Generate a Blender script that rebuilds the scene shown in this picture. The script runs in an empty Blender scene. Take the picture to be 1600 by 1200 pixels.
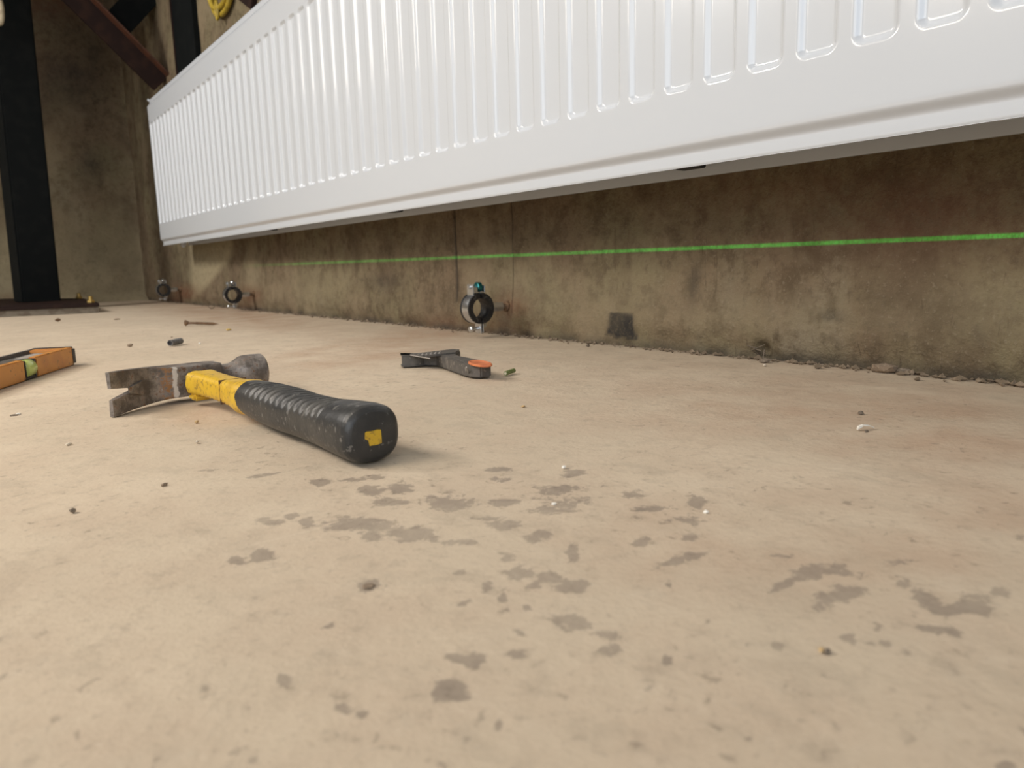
import bpy, bmesh, math, random
import numpy as np
from mathutils import Vector, Matrix, Euler

random.seed(7); rng = np.random.default_rng(7)
scn = bpy.context.scene
COL = scn.collection
PI = math.pi

# ------------------------------------------------------------------ camera
F, VPX, VPY, ROLL, HC = 1169.3, -113.06, 435.24, 202.85, .118
def basis():
    y = np.array([VPX-800, 600-VPY, -F]); y /= np.linalg.norm(y)
    D = (y[0]*ROLL - F*y[2])/y[1]
    dn = np.array([ROLL, -D, -F]); dn /= np.linalg.norm(dn)
    return np.stack([np.cross(y, -dn), y, -dn])
M = basis()
cam = bpy.data.cameras.new('camera'); camo = bpy.data.objects.new('camera', cam); COL.objects.link(camo)
cam.sensor_width = 36; cam.lens = F/1600*36; cam.clip_start = .01; cam.clip_end = 100
mw = Matrix([list(map(float, r)) for r in M]).to_4x4(); mw.translation = (0, 0, HC)
camo.matrix_world = mw
cam.dof.use_dof = True; cam.dof.focus_distance = .62; cam.dof.aperture_fstop = 13.5
scn.camera = camo

# ------------------------------------------------------------------ light
scn.view_settings.view_transform = 'Standard'; scn.view_settings.look = 'None'
scn.view_settings.gamma = 1; scn.view_settings.use_curve_mapping = False
scn.view_settings.exposure = 0.0
w = bpy.data.worlds.new('world'); scn.world = w; w.use_nodes = True
w.node_tree.nodes['Background'].inputs[0].default_value = (1, .94, .86, 1)
w.node_tree.nodes['Background'].inputs[1].default_value = .20
def area(name, loc, target, sx, sy, energy, color, rot=None):
    l = bpy.data.lights.new(name, 'AREA'); l.shape = 'RECTANGLE'; l.size = sx; l.size_y = sy
    l.energy = energy; l.color = color
    o = bpy.data.objects.new(name, l); COL.objects.link(o); o.location = loc
    o.rotation_euler = rot if rot else (Vector(target)-Vector(loc)).to_track_quat('-Z', 'Y').to_euler()
    return o
area('window_daylight', (-1.0, -2.3, 1.25), (.5, 1.0, .3), 1.2, 1.0, 15, (.72, .84, 1))
area('left_fill_light', (-3.3, -2.3, 1.45), (.6, 1.6, .3), 2.6, 2.0, 72, (.92, .96, 1))  # added fill from behind left, brightens the far radiator; no known window
area('work_lamp', (-.72, .80, .95), (.1, .72, 0), .5, .5, 9.6, (1, .89, .76))
area('far_fill_light', (-1.5, 2.3, 1.62), (.3, 2.5, .2), .5, .5, 42, (1, .95, .89))  # added fill light for the radiator's far end, not a known lamp
for i, (x, y, z, e) in enumerate([(-1.6, .6, 2.7, 14), (-.1, .9, 2.7, 4)]):
    area('ceiling_tube', (x, y, z), None, .12, 1.5, e, (1, .90, .78), rot=(0, 0, 0))

# laser level: a point source out of the frame throwing one level green fan onto the wall
ZL = .1286
ll = bpy.data.lights.new('laser_level_beam', 'POINT'); ll.shadow_soft_size = 0; ll.energy = 520
ll.color = (.005, 1, .10)
lo = bpy.data.objects.new('laser_level_beam', ll); COL.objects.link(lo); lo.location = (-1.5, -1.0, ZL)
ll.use_nodes = True
nt = ll.node_tree; em = nt.nodes['Emission']
tc = nt.nodes.new('ShaderNodeTexCoord'); sep = nt.nodes.new('ShaderNodeSeparateXYZ')
nt.links.new(tc.outputs['Normal'], sep.inputs[0])
def mth(op, a, b=None, c=None):
    n = nt.nodes.new('ShaderNodeMath'); n.operation = op
    for i, v in enumerate((a, b, c)):
        if v is None: continue
        if isinstance(v, (int, float)): n.inputs[i].default_value = v
        else: nt.links.new(v, n.inputs[i])
    return n.outputs[0]
az = mth('ABSOLUTE', sep.outputs[2])
mr = nt.nodes.new('ShaderNodeMapRange'); mr.interpolation_type = 'SMOOTHSTEP'
nt.links.new(az, mr.inputs['Value']); mr.inputs['From Min'].default_value = .00045
mr.inputs['From Max'].default_value = .0011; mr.inputs['To Min'].default_value = 1; mr.inputs['To Max'].default_value = 0
ratio = mth('DIVIDE', mth('ABSOLUTE', sep.outputs[1]), mth('MAXIMUM', mth('ABSOLUTE', sep.outputs[0]), .001))
mr2 = nt.nodes.new('ShaderNodeMapRange'); mr2.interpolation_type = 'SMOOTHSTEP'
nt.links.new(ratio, mr2.inputs['Value']); mr2.inputs['From Min'].default_value = 1.22
mr2.inputs['From Max'].default_value = 1.50; mr2.inputs['To Min'].default_value = 1; mr2.inputs['To Max'].default_value = 0
nz = nt.nodes.new('ShaderNodeTexNoise'); nz.inputs['Scale'].default_value = 900
nt.links.new(tc.outputs['Normal'], nz.inputs['Vector'])
spk = mth('MULTIPLY_ADD', nz.outputs[0], 1.6, .2)
nt.links.new(mth('MULTIPLY', mth('MULTIPLY', mth('MULTIPLY', mr.outputs[0], mr2.outputs[0]), spk), 1.0), em.inputs['Strength'])

# ------------------------------------------------------------------ helpers
def ray(p): return M @ np.array([p[0]-800, 600-p[1], -F])
def onz(p, z=0.):
    d = ray(p); t = (z-HC)/d[2]; return np.array([0, 0, HC]) + t*d
def onx(p, x):
    d = ray(p); t = x/d[0]; return np.array([0, 0, HC]) + t*d
def ony(p, y):
    d = ray(p); t = y/d[1]; return np.array([0, 0, HC]) + t*d
def proj(P):
    P = np.asarray(P, float); c = (P - np.array([0, 0, HC])) @ M
    zc = np.minimum(c[..., 2], -1e-3)
    return 800 + F*c[..., 0]/-zc, 600 - F*c[..., 1]/-zc, -c[..., 2]

def hash2(ix, iy, s):
    h = (ix.astype(np.int64)*374761393 + iy.astype(np.int64)*668265263 + s*1442695041) & 0x7fffffff
    h = (h ^ (h >> 13))*1274126177 & 0x7fffffff
    return ((h ^ (h >> 16)) & 0xffff)/65535.
def vnoise(x, y, s=0):
    ix, iy = np.floor(x), np.floor(y); fx, fy = x-ix, y-iy
    fx = fx*fx*(3-2*fx); fy = fy*fy*(3-2*fy)
    a, b = hash2(ix, iy, s), hash2(ix+1, iy, s); c, d = hash2(ix, iy+1, s), hash2(ix+1, iy+1, s)
    return (a*(1-fx)+b*fx)*(1-fy) + (c*(1-fx)+d*fx)*fy
def fbm(x, y, o=4, s=0):
    r = 0; a = .5
    for i in range(o): r = r + a*vnoise(x*2**i, y*2**i, s+i); a *= .5
    return r/(1-.5**o)
def sstep(a, b, x):
    t = np.clip((x-a)/(b-a), 0, 1); return t*t*(3-2*t)

class MB:
    def __init__(s): s.v = []; s.f = []
    def add(s, v, f):
        n = len(s.v); s.v += [tuple(map(float, q)) for q in v]; s.f += [[i+n for i in q] for q in f]
        return s
    def box(s, c, size, rot=0., bev=.0, axes=None):
        bm = bmesh.new(); bmesh.ops.create_cube(bm, size=1)
        bmesh.ops.scale(bm, vec=size, verts=bm.verts)
        if bev > 0: bmesh.ops.bevel(bm, geom=list(bm.edges), offset=bev, segments=2, affect='EDGES')
        m = Matrix.Translation(c) @ (axes.to_4x4() if axes is not None else Matrix.Rotation(rot, 4, 'Z'))
        bm.transform(m); bm.verts.index_update()
        s.add([v.co for v in bm.verts], [[v.index for v in f.verts] for f in bm.faces]); bm.free()
        return s
    def loft(s, rings, caps=(True, True)):
        n = len(rings[0]); v = [q for r in rings for q in r]; f = []
        for k in range(len(rings)-1):
            for i in range(n):
                j = (i+1) % n
                f.append([k*n+i, k*n+j, (k+1)*n+j, (k+1)*n+i])
        if caps[0]: f.append(list(range(n))[::-1])
        if caps[1]: f.append([(len(rings)-1)*n+i for i in range(n)])
        return s.add(v, f)
    def tube(s, pts, r, n=10, closed=False, caps=True):
        pts = [Vector(p) for p in pts]; rings = []; prev = None
        for i, p in enumerate(pts):
            if closed: t = pts[(i+1) % len(pts)] - pts[i-1]
            else: t = pts[min(i+1, len(pts)-1)] - pts[max(i-1, 0)]
            t.normalize()
            if prev is None:
                a = Vector((0, 0, 1)) if abs(t.z) < .9 else Vector((1, 0, 0)); u = t.cross(a).normalized()
            else: u = (prev - t*prev.dot(t)).normalized()
            prev = u; w_ = t.cross(u); rr = r[i] if hasattr(r, '__len__') else r
            rings.append([p + (u*math.cos(2*PI*k/n) + w_*math.sin(2*PI*k/n))*rr for k in range(n)])
        if closed: rings.append(rings[0]); return s.loft(rings, (False, False))
        return s.loft(rings, (caps, caps))
    def cyl(s, a, b, r, n=16, chamfer=0):
        a, b = Vector(a), Vector(b)
        if chamfer:
            d = (b-a).normalized()*chamfer
            return s.tube([a, a+d, b-d, b], [r-chamfer, r, r, r-chamfer], n)
        return s.tube([a, b], r, n)
    def prism(s, poly, z0, z1, bev=0.):
        bm = bmesh.new(); vs = [bm.verts.new((p[0], p[1], z0)) for p in poly]
        f = bm.faces.new(vs); bm.normal_update()
        if f.normal.z > 0: f.normal_flip()
        r = bmesh.ops.extrude_face_region(bm, geom=[f])
        bmesh.ops.translate(bm, vec=(0, 0, z1-z0), verts=[e for e in r['geom'] if isinstance(e, bmesh.types.BMVert)])
        bmesh.ops.recalc_face_normals(bm, faces=bm.faces)
        if bev: bmesh.ops.bevel(bm, geom=[e for e in bm.edges if len(e.link_faces) == 2 and e.calc_face_angle() > .5], offset=bev, segments=2, affect='EDGES')
        bm.verts.index_update()
        s.add([v.co for v in bm.verts], [[v.index for v in q.verts] for q in bm.faces]); bm.free(); return s
    def build(s, name, mat, parent=None, smooth=None, recalc=True):
        me = bpy.data.meshes.new(name); me.from_pydata(s.v, [], s.f); me.update()
        if recalc:
            bm = bmesh.new(); bm.from_mesh(me); bmesh.ops.recalc_face_normals(bm, faces=bm.faces); bm.to_mesh(me); bm.free()
        me.materials.append(mat)
        if smooth is not None: me.shade_smooth(); 
        if smooth is not None and smooth < 3: me.set_sharp_from_angle(angle=smooth)
        o = bpy.data.objects.new(name, me); COL.objects.link(o)
        if parent: o.parent = parent
        return o
def tag(o, label=None, cat=None, group=None, kind=None):
    for k, v in (('label', label), ('category', cat), ('group', group), ('kind', kind)):
        if v: o[k] = v
    return o
def thing(name, label, cat, loc=(0, 0, 0), rot=None, group=None):
    o = bpy.data.objects.new(name, None); COL.objects.link(o); o.location = loc; o.empty_display_size = .02
    if rot: o.rotation_euler = rot
    return tag(o, label, cat, group)
def grid(xs, ys):
    X, Y = np.meshgrid(xs, ys); nx, ny = len(xs), len(ys)
    i = np.arange(nx*ny).reshape(ny, nx)
    f = np.stack([i[:-1, :-1], i[:-1, 1:], i[1:, 1:], i[1:, :-1]], -1).reshape(-1, 4)
    return X.ravel(), Y.ravel(), f
def gridmesh(name, V, f, mat, attrs={}, parent=None, smooth=True):
    me = bpy.data.meshes.new(name); nv = len(V); nf = len(f)
    me.vertices.add(nv); me.vertices.foreach_set('co', np.asarray(V, np.float32).ravel())
    me.loops.add(nf*4); me.loops.foreach_set('vertex_index', np.asarray(f, np.int32).ravel())
    me.polygons.add(nf); me.polygons.foreach_set('loop_start', np.arange(nf, dtype=np.int32)*4)
    me.update(calc_edges=True)
    if smooth: me.shade_smooth()
    for k, a in attrs.items():
        at = me.attributes.new(k, 'FLOAT', 'POINT'); at.data.foreach_set('value', np.asarray(a, np.float32))
    me.materials.append(mat); o = bpy.data.objects.new(name, me); COL.objects.link(o)
    if parent: o.parent = parent
    return o

# ------------------------------------------------------------------ materials
class NT:
    def __init__(s, name):
        s.m = bpy.data.materials.new(name); s.m.use_nodes = True; s.t = s.m.node_tree
        s.b = s.t.nodes['Principled BSDF']; s.co = s.t.nodes.new('ShaderNodeTexCoord').outputs['Object']
    def n(s, t): return s.t.nodes.new(t)
    def set(s, sock, v):
        if isinstance(v, bpy.types.NodeSocket): s.t.links.new(v, sock)
        elif isinstance(v, tuple) and len(v) == 3 and sock.type == 'RGBA': sock.default_value = (*v, 1)
        else: sock.default_value = v
    def noise(s, scale, detail=4, rough=.55, vec=None, stretch=None, dist=0):
        q = s.n('ShaderNodeTexNoise'); q.inputs['Scale'].default_value = scale
        q.inputs['Detail'].default_value = detail; q.inputs['Roughness'].default_value = rough
        q.inputs['Distortion'].default_value = dist
        v = vec or s.co
        if stretch:
            mp = s.n('ShaderNodeMapping'); mp.inputs['Scale'].default_value = stretch
            s.t.links.new(v, mp.inputs[0]); v = mp.outputs[0]
        s.t.links.new(v, q.inputs['Vector']); return q.outputs[0]
    def math(s, op, a, b=0., c=None, clamp=False):
        q = s.n('ShaderNodeMath'); q.operation = op; q.use_clamp = clamp
        s.set(q.inputs[0], a); s.set(q.inputs[1], b)
        if c is not None: s.set(q.inputs[2], c)
        return q.outputs[0]
    def ramp(s, v, lo, hi, a=0., b=1.):
        q = s.n('ShaderNodeMapRange'); q.interpolation_type = 'SMOOTHSTEP'
        for k, x in zip((0, 1, 2, 3, 4), (v, lo, hi, a, b)): s.set(q.inputs[k], x)
        return q.outputs[0]
    def mix(s, f, a, b, mode='MIX'):
        q = s.n('ShaderNodeMix'); q.data_type = 'RGBA'; q.blend_type = mode
        s.set(q.inputs[0], f); s.set(q.inputs[6], a); s.set(q.inputs[7], b); return q.outputs[2]
    def attr(s, name):
        q = s.n('ShaderNodeAttribute'); q.attribute_name = name; return q.outputs['Fac']
    def bump(s, h, strength=.3, dist=.002):
        q = s.n('ShaderNodeBump'); q.inputs['Strength'].default_value = strength; q.inputs['Distance'].default_value = dist
        s.t.links.new(h, q.inputs['Height']); s.t.links.new(q.outputs[0], s.b.inputs['Normal'])
    def out(s, col=None, rough=None, metal=None, spec=None):
        for k, v in (('Base Color', col), ('Roughness', rough), ('Metallic', metal), ('Specular IOR Level', spec)):
            if v is not None: s.set(s.b.inputs[k], v)
        return s.m
def worn(name, c1, c2, scale=60, lo=.45, hi=.65, rough=.5, metal=0., bump=.15, bs=None, c3=None, s3=300, spec=None):
    t = NT(name); n1 = t.noise(scale, 5)
    col = t.mix(t.ramp(n1, lo, hi), c1, c2)
    if c3: col = t.mix(t.ramp(t.noise(s3, 3), .60, .68), col, c3)
    if bump: t.bump(t.noise(bs or scale*6, 4), bump, .001)
    return t.out(col, rough, metal, spec)

# floor
t = NT('concrete_floor')
n1 = t.noise(3.2, 5, .6); n2 = t.noise(14, 6, .65); n3 = t.noise(75, 5, .7); n4 = t.noise(420, 2, .6)
base = t.mix(t.ramp(n1, .35, .65), (.55, .462, .350), (.63, .530, .405))
base = t.mix(t.ramp(n2, .35, .68, 0, .7), base, (.54, .435, .328))
base = t.mix(t.ramp(t.noise(38, 6, .7, stretch=(1, .6, 1), dist=.5), .50, .68, 0, .38), base, (.40, .335, .255))
base = t.mix(t.ramp(n3, .50, .76, 0, .45), base, (.36, .295, .225))
base = t.mix(t.ramp(t.noise(30, 6, .7), .55, .75, 0, .25), base, (.64, .56, .45))
base = t.mix(t.ramp(n4, .60, .74, 0, .22), base, (.70, .61, .49))
base = t.mix(t.ramp(t.noise(300, 3, .6), .60, .72, 0, .22), base, (.28, .22, .165))
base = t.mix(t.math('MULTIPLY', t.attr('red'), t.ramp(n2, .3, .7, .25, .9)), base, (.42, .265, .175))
base = t.mix(t.math('MULTIPLY', t.attr('dirt'), t.ramp(n3, .3, .6, .45, 1)), base, (.17, .13, .095))
fld = t.math('ADD', t.attr('damp'), t.math('MULTIPLY', t.math('SUBTRACT', t.math('ADD', t.math('MULTIPLY', t.noise(75, 8, .72, dist=.8), .62), t.math('MULTIPLY', t.noise(190, 6, .7, dist=.5), .38)), .5), 3.3))
fld = t.math('SUBTRACT', fld, t.ramp(t.attr('damp'), .25, .0, 0, 1.0))
damp = t.ramp(fld, .40, .62)
base = t.mix(t.math('MULTIPLY', damp, t.ramp(n2, .3, .7, .40, .66)), base, (.20, .165, .138))
spots = t.math('MULTIPLY', t.ramp(t.noise(150, 4, .55, dist=.6), .62, .68), t.ramp(t.noise(7, 3), .38, .58))
base = t.mix(t.math('MULTIPLY', spots, .45), base, (.22, .178, .138))
scr = t.ramp(t.noise(40, 3, .5, stretch=(.25, 2.2, 1), dist=1.2), .70, .76, 0, .35)
base = t.mix(scr, base, (.68, .59, .47))
t.bump(t.math('ADD', t.math('MULTIPLY', n3, .7), t.math('MULTIPLY', t.noise(260, 5, .65), .5)), .50, .0016)
FLOOR = t.out(base, t.math('SUBTRACT', .80, t.math('MULTIPLY', damp, .2)), spec=.25)

# concrete wall
def wallmat(name, g):
    t = NT(name)
    n1 = t.noise(4.5, 5, .6); n2 = t.noise(11, 6, .65, stretch=(1, 1, .45)); n3 = t.noise(60, 5, .7); n4 = t.noise(260, 3)
    b = t.mix(t.ramp(n1, .38, .62), tuple(g*c for c in (.225, .165, .105)), tuple(g*c for c in (.235, .195, .115)))
    b = t.mix(t.ramp(n2, .45, .7, 0, .8), b, tuple(g*c for c in (.145, .105, .066)))
    b = t.mix(t.ramp(t.noise(3.1, 4, .6, stretch=(1, 1, .5)), .55, .72, 0, .55), b, tuple(g*c for c in (.30, .26, .19)))
    b = t.mix(t.ramp(n3, .46, .74, 0, .75), b, tuple(g*c for c in (.105, .08, .052)))
    b = t.mix(t.ramp(t.noise(24, 6, .7), .46, .64, 0, .72), b, tuple(g*c for c in (.115, .084, .05)))
    b = t.mix(t.ramp(n4, .58, .72, 0, .32), b, tuple(g*c for c in (.36, .30, .22)))
    b = t.mix(t.ramp(t.noise(34, 4, .55, stretch=(1, 3.2, .45), dist=2.2), .64, .71, 0, .5), b, tuple(g*c for c in (.085, .06, .038)))
    b = t.mix(t.ramp(t.noise(7, 5, .65), .52, .66, 0, .55), b, tuple(g*c for c in (.30, .235, .15)))
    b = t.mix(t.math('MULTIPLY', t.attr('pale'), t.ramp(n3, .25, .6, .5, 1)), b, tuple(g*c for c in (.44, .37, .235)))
    b = t.mix(t.math('MULTIPLY', t.attr('rust'), t.ramp(n3, .3, .6, .4, 1)), b, tuple(g*c for c in (.19, .09, .05)))
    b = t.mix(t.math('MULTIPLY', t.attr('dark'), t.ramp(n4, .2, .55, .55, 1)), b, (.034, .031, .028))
    t.bump(t.math('ADD', n3, t.math('MULTIPLY', n4, .6)), .8, .003)
    return t.out(b, .88, spec=.2)
WALL = wallmat('concrete_wall', .78)
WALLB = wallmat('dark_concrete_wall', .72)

t = NT('white_enamel')
ENAMEL = t.out((.585, .622, .668), .17, spec=.5)
t.b.inputs['Coat Weight'].default_value = .3; t.b.inputs['Coat Roughness'].default_value = .06
INNER = NT('grey_sheet').out((.5, .48, .45), .5)
DARKP = NT('dark_plastic').out((.02, .02, .024), .5)
RUBBER = worn('black_rubber', (.010, .010, .011), (.018, .017, .016), 45, rough=.47, bump=.2, bs=500, c3=(.06, .057, .052), s3=210)
GRIP = worn('grip_rubber', (.028, .029, .030), (.055, .053, .048), 30, .4, .7, rough=.42, bump=.25, bs=420, c3=(.13, .125, .115), s3=230)
t = NT('yellow_fibreglass')
c = t.mix(t.ramp(t.noise(55, 5), .42, .70), (.66, .42, .03), (.56, .34, .035))
c = t.mix(t.ramp(t.noise(190, 6, .75), .52, .66, 0, .85), c, (.20, .12, .04))
YEL = t.out(c, .42)
LEN_HEAD = .328
t = NT('worn_steel')
n = t.noise(70, 6, .7); c = t.mix(t.ramp(n, .4, .66), (.13, .11, .095), (.33, .295, .265))
c = t.mix(t.ramp(t.noise(140, 5, .7), .56, .66, 0, .8), c, (.16, .075, .032))
c = t.mix(t.ramp(t.noise(260, 4, .6), .64, .70, 0, .8), c, (.40, .37, .33))
sp = t.n('ShaderNodeSeparateXYZ'); t.t.links.new(t.co, sp.inputs[0])
bx = t.math('ADD', sp.outputs[0], t.math('MULTIPLY', t.math('SUBTRACT', t.noise(130, 4), .5), .008))
front = t.ramp(sp.outputs[1], LEN_HEAD-.004, LEN_HEAD-.009)
rb = t.math('MULTIPLY', t.math('MULTIPLY', t.ramp(bx, -.034, -.028), t.ramp(bx, -.018, -.021)), t.math('MULTIPLY', front, t.ramp(t.noise(280, 4, .7), .42, .58)))
c = t.mix(rb, c, (.30, .15, .06))
sb = t.math('MULTIPLY', t.math('MULTIPLY', t.ramp(bx, -.0205, -.0190), t.ramp(bx, -.0155, -.0165)), front)
c = t.mix(sb, c, (.66, .62, .57))
t.bump(t.noise(300, 4), .25, .001)
STEEL = t.out(c, t.ramp(n, .3, .7, .58, .42), .30)
BRIGHT = worn('bright_worn_steel', (.56, .53, .50), (.30, .24, .20), 160, .45, .7, rough=.38, metal=.7)
t = NT('zinc'); n = t.noise(90, 3); ZINC = t.out(t.mix(n, (.52, .55, .58), (.72, .74, .76)), .26, .95)
TEAL = worn('teal_passivated_screw', (.02, .15, .16), (.05, .25, .25), 300, rough=.3, metal=.75, bump=0)
RUSTY = worn('rusty_brown', (.13, .075, .04), (.22, .13, .065), 200, rough=.75, bump=.3)
ORANGE = worn('orange_enamel', (.62, .27, .055), (.54, .22, .05), 35, rough=.40, bump=.06, c3=(.30, .15, .05), s3=150)
GREYP = worn('dark_grey_plastic', (.085, .078, .07), (.125, .113, .10), 70, rough=.55, bump=.2, bs=600, c3=(.24, .21, .18), s3=190)
PALEG = NT('pale_grey_wear').out((.34, .31, .28), .6)
ORPAD = worn('orange_pad', (.62, .19, .07), (.48, .13, .05), 120, rough=.5, bump=.1)
BLACKST = worn('black_painted_steel', (.0032, .0044, .0048), (.0055, .0066, .0066), 25, rough=.7, bump=.1, spec=.12)
BROWNST = worn('brown_primed_steel', (.019, .0105, .009), (.029, .015, .011), 20, rough=.7, bump=.15, spec=.12)
REDST = worn('red_lit_edge', (.075, .026, .012), (.05, .02, .010), 25, rough=.6, bump=.1)
BRASS = worn('brass', (.62, .44, .15), (.45, .32, .11), 200, rough=.3, metal=.9, bump=0)

# ------------------------------------------------------------------ floor
W = .75
def blobs(px, py, lst, ox=0, oy=0, s=1.):
    r = np.zeros_like(px)
    for b in lst:
        x, y, rx, ry = b[:4]; k = b[4] if len(b) > 4 else 1.; a = math.radians(b[5]) if len(b) > 5 else 0
        x, y, rx, ry = ox+x*s, oy+y*s, rx*s, ry*s
        dx, dy = px-x, py-y; u = dx*math.cos(a)+dy*math.sin(a); v = -dx*math.sin(a)+dy*math.cos(a)
        q = (u/rx)**2+(v/ry)**2
        r = np.maximum(r, k*np.exp(-.6*q))
    return r
B6 = [(560,130,40,15),(650,120,34,16),(620,162,52,11),(800,165,60,22),(510,236,100,20),(560,228,50,16,.8),(240,224,42,10),(310,207,25,8),(360,230,25,12),
 (690,268,66,24),(640,258,30,14),(560,272,35,12),(820,290,50,8),(960,170,60,15,.8),(1150,180,110,20,.8,-8),(1150,130,110,18,.75,-6),(1200,75,36,15,.8),
 (980,240,60,12,.8),(940,218,50,8,.8),(1090,270,40,18),(215,330,45,16,1,-10),(140,345,25,10),(560,425,32,14,1.2),(980,340,25,15),(1035,388,50,20),(1110,400,40,16),
 (1060,430,25,10),(1190,425,62,18),(840,382,25,9),(850,480,25,8),(920,430,18,18),(970,460,13,20),(970,500,20,10),(1050,495,18,8),(1190,545,70,26,.85,14),
 (1020,570,25,14),(1300,578,40,18),(1300,625,40,12),(890,660,30,20,1.05),(1010,640,45,16,.85),(820,650,32,12),(700,610,15,8),(810,750,50,32,.95),(290,715,30,18,1.05),
 (430,545,22,8),(460,815,30,16),(520,825,32,11),(960,855,18,16),(140,930,25,18),(195,965,20,18),(30,750,22,14),(770,990,25,15),(1485,655,15,14),(1440,745,20,12),
 (1515,780,15,12),(870,900,12,12),(1190,320,18,28),(1400,290,30,15,.8),(1550,272,35,15,.8),(1560,225,60,20,.8),(1450,185,70,9,.8),(1370,140,36,13,.8),(1580,165,25,18),
 (1530,345,85,16,.85,-14),(580,88,30,6),(500,95,40,6),(400,105,25,10),(200,85,55,6,.8,-8),(960,65,45,7,.8),(970,95,40,8,.8),(60,66,40,4,.8,-5),(190,470,40,6,.7,-20),(240,365,25,6,.8)]
B7 = [(110,205,52,15,.85,-12),(240,180,80,14,.8,-20),(600,178,45,14),(130,285,20,12),(740,240,95,32,.95,-8),(610,290,80,20,.8,-25),(880,255,60,13,.8),(850,335,100,32,.95,-12),
 (745,390,50,22,.8),(1100,290,46,22),(1200,350,75,28,.95,28),(1390,380,80,42),(1510,325,38,16),(1270,405,62,18),(1150,415,50,16,.8),(1270,482,95,18,.9,8),(990,480,34,22,.85),
 (1030,542,55,11),(880,520,30,24),(580,545,34,18),(435,545,18,12),(270,445,18,11),(110,610,15,12),(60,730,22,13),(155,775,18,13),(795,668,28,13),(440,915,30,17),
 (1540,1050,40,24),(1110,585,30,11,.8),(1560,565,30,11,.8),(1100,200,90,12,.6),(1580,95,40,16,.7)]
xs = np.unique(np.concatenate([np.linspace(-6, -.4, 12), np.linspace(-.4, -.06, 40), np.arange(-.06, .60, .0032), np.linspace(.6, .80, 70)]))
ys = np.unique(np.concatenate([np.linspace(-4, -.1, 10), np.arange(-.1, .9, .0034), np.linspace(.9, 2.0, 130), np.linspace(2, 5, 60)]))
X, Y, f = grid(xs, ys)
px, py, dep = proj(np.stack([X, Y, 0*X], 1)); ok = dep > .05
damp = np.maximum(blobs(px, py, B6, 300, 700, .5), blobs(px, py, B7, 1000, 800, .375))*ok
red = blobs(px, py, [(360,490,110,14,.9,8),(640,528,90,12,.85,-8),(560,560,140,10,.6,-10),(500,545,140,6,.5,-14),(1400,660,320,50,.65,6),(1300,850,330,60,.35),(1560,800,120,50,.45),(300,645,60,14,.5)])*ok  # reddish dust; right-hand patches made stronger to deepen the shade near the wall
wd = .75-X
dirt = np.clip(np.exp(-np.maximum(wd, 0)/.012)*(.35+.9*fbm(Y*22, X*22, 3, 5)) - .1, 0, 1)*(Y < 3.7)
dirt = np.maximum(dirt, .8*np.exp(-((3.55-Y)/.12)**2)*(fbm(X*20, Y*20, 3, 9)))
Z = -.0012*fbm(X*9, Y*9, 3, 2) - .0006*fbm(X*50, Y*50, 2, 3)
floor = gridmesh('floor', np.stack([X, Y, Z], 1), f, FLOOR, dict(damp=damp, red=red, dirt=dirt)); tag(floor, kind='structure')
floor['label'] = 'dusty beige concrete floor with dark damp blotches'

# ------------------------------------------------------------------ right wall
YJ = [(1.1325, .0022, .05), (.968, .0009, .035)]
ys = [np.linspace(-2.5, -.05, 14), np.arange(-.05, 1.5, .005), np.arange(1.5, 3.605, .011)]
for yj, hw, _ in YJ: ys.append(np.array([yj-hw*1.9, yj-hw, yj+hw, yj+hw*1.9]))
ys = np.unique(np.concatenate(ys))
zs = np.unique(np.concatenate([np.linspace(-.02, .05, 22), np.arange(.05, .26, .006), np.linspace(.26, 1.7, 36)]))
Y, Zw, f = grid(ys, zs)
D = .004*(fbm(Y*5, Zw*5, 3, 1)-.5) + .0035*(fbm(Y*28, Zw*28, 3, 2)-.5)
low = sstep(.035, .0, Zw)
D += low*(.016*(fbm(Y*20, Zw*26+3, 4, 4)-.46) + .004)
D += -.006*sstep(.10, .02, Zw)*fbm(Y*4, Zw*2, 2, 12)
hy, hz = onx((1189, 553), W)[1:]; D += .016*np.exp(-((Y-hy)/.010)**2-((Zw-hz-.004)/.010)**2)
for (a, b, k) in [((1300, 492), .006, .005), ((1088, 447), .006, .004), ((1210, 478), .005, .003), ((600, 440), .02, .004), ((505, 470), .012, .004)]:
    q = onx(a, W); D += k*np.exp(-((Y-q[1])/b)**2-((Zw-q[2])/b)**2)
for yj, hw, z0 in YJ: D += .005*(np.abs(Y-yj) < hw*1.2)*sstep(z0-.006, z0+.006, Zw)
D += .0*Y
V = np.stack([W+D, Y, Zw], 1)
px, py, dep = proj(V)
def poly(px, py, pts, soft=3.):
    n = len(pts); d = np.full_like(px, 1e9)
    area2 = sum(pts[i][0]*pts[(i+1)%n][1]-pts[(i+1)%n][0]*pts[i][1] for i in range(n)); sg = 1 if area2 > 0 else -1
    for i in range(n):
        (x0, y0), (x1, y1) = pts[i], pts[(i+1) % n]; L = math.hypot(x1-x0, y1-y0)
        d = np.minimum(d, sg*((x1-x0)*(py-y0)-(y1-y0)*(px-x0))/L)
    return sstep(-soft, soft, d)
wob = 10*(fbm(Y*40, Zw*40, 3, 20)-.5)
dark = (.55+.6*fbm(Y*60, Zw*60, 3, 61))*poly(px+wob*1.5, py+wob*1.5, [(953,487),(988,489),(996,531),(948,524)], 2.5)
dark = np.maximum(dark, blobs(px, py, [(1190,556,10,9,.55),(1086,440,7,26,.5,10),(1300,493,14,6,.5),(600,440,20,10,.4),(320,300,30,60,.0),(150,80,1,1,0)]))
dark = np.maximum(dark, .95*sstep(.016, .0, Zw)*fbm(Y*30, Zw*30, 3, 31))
for yj, hw, z0 in YJ: dark = np.maximum(dark, .85*(np.abs(Y-yj) < hw*1.3)*sstep(z0-.006, z0+.006, Zw))
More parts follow.
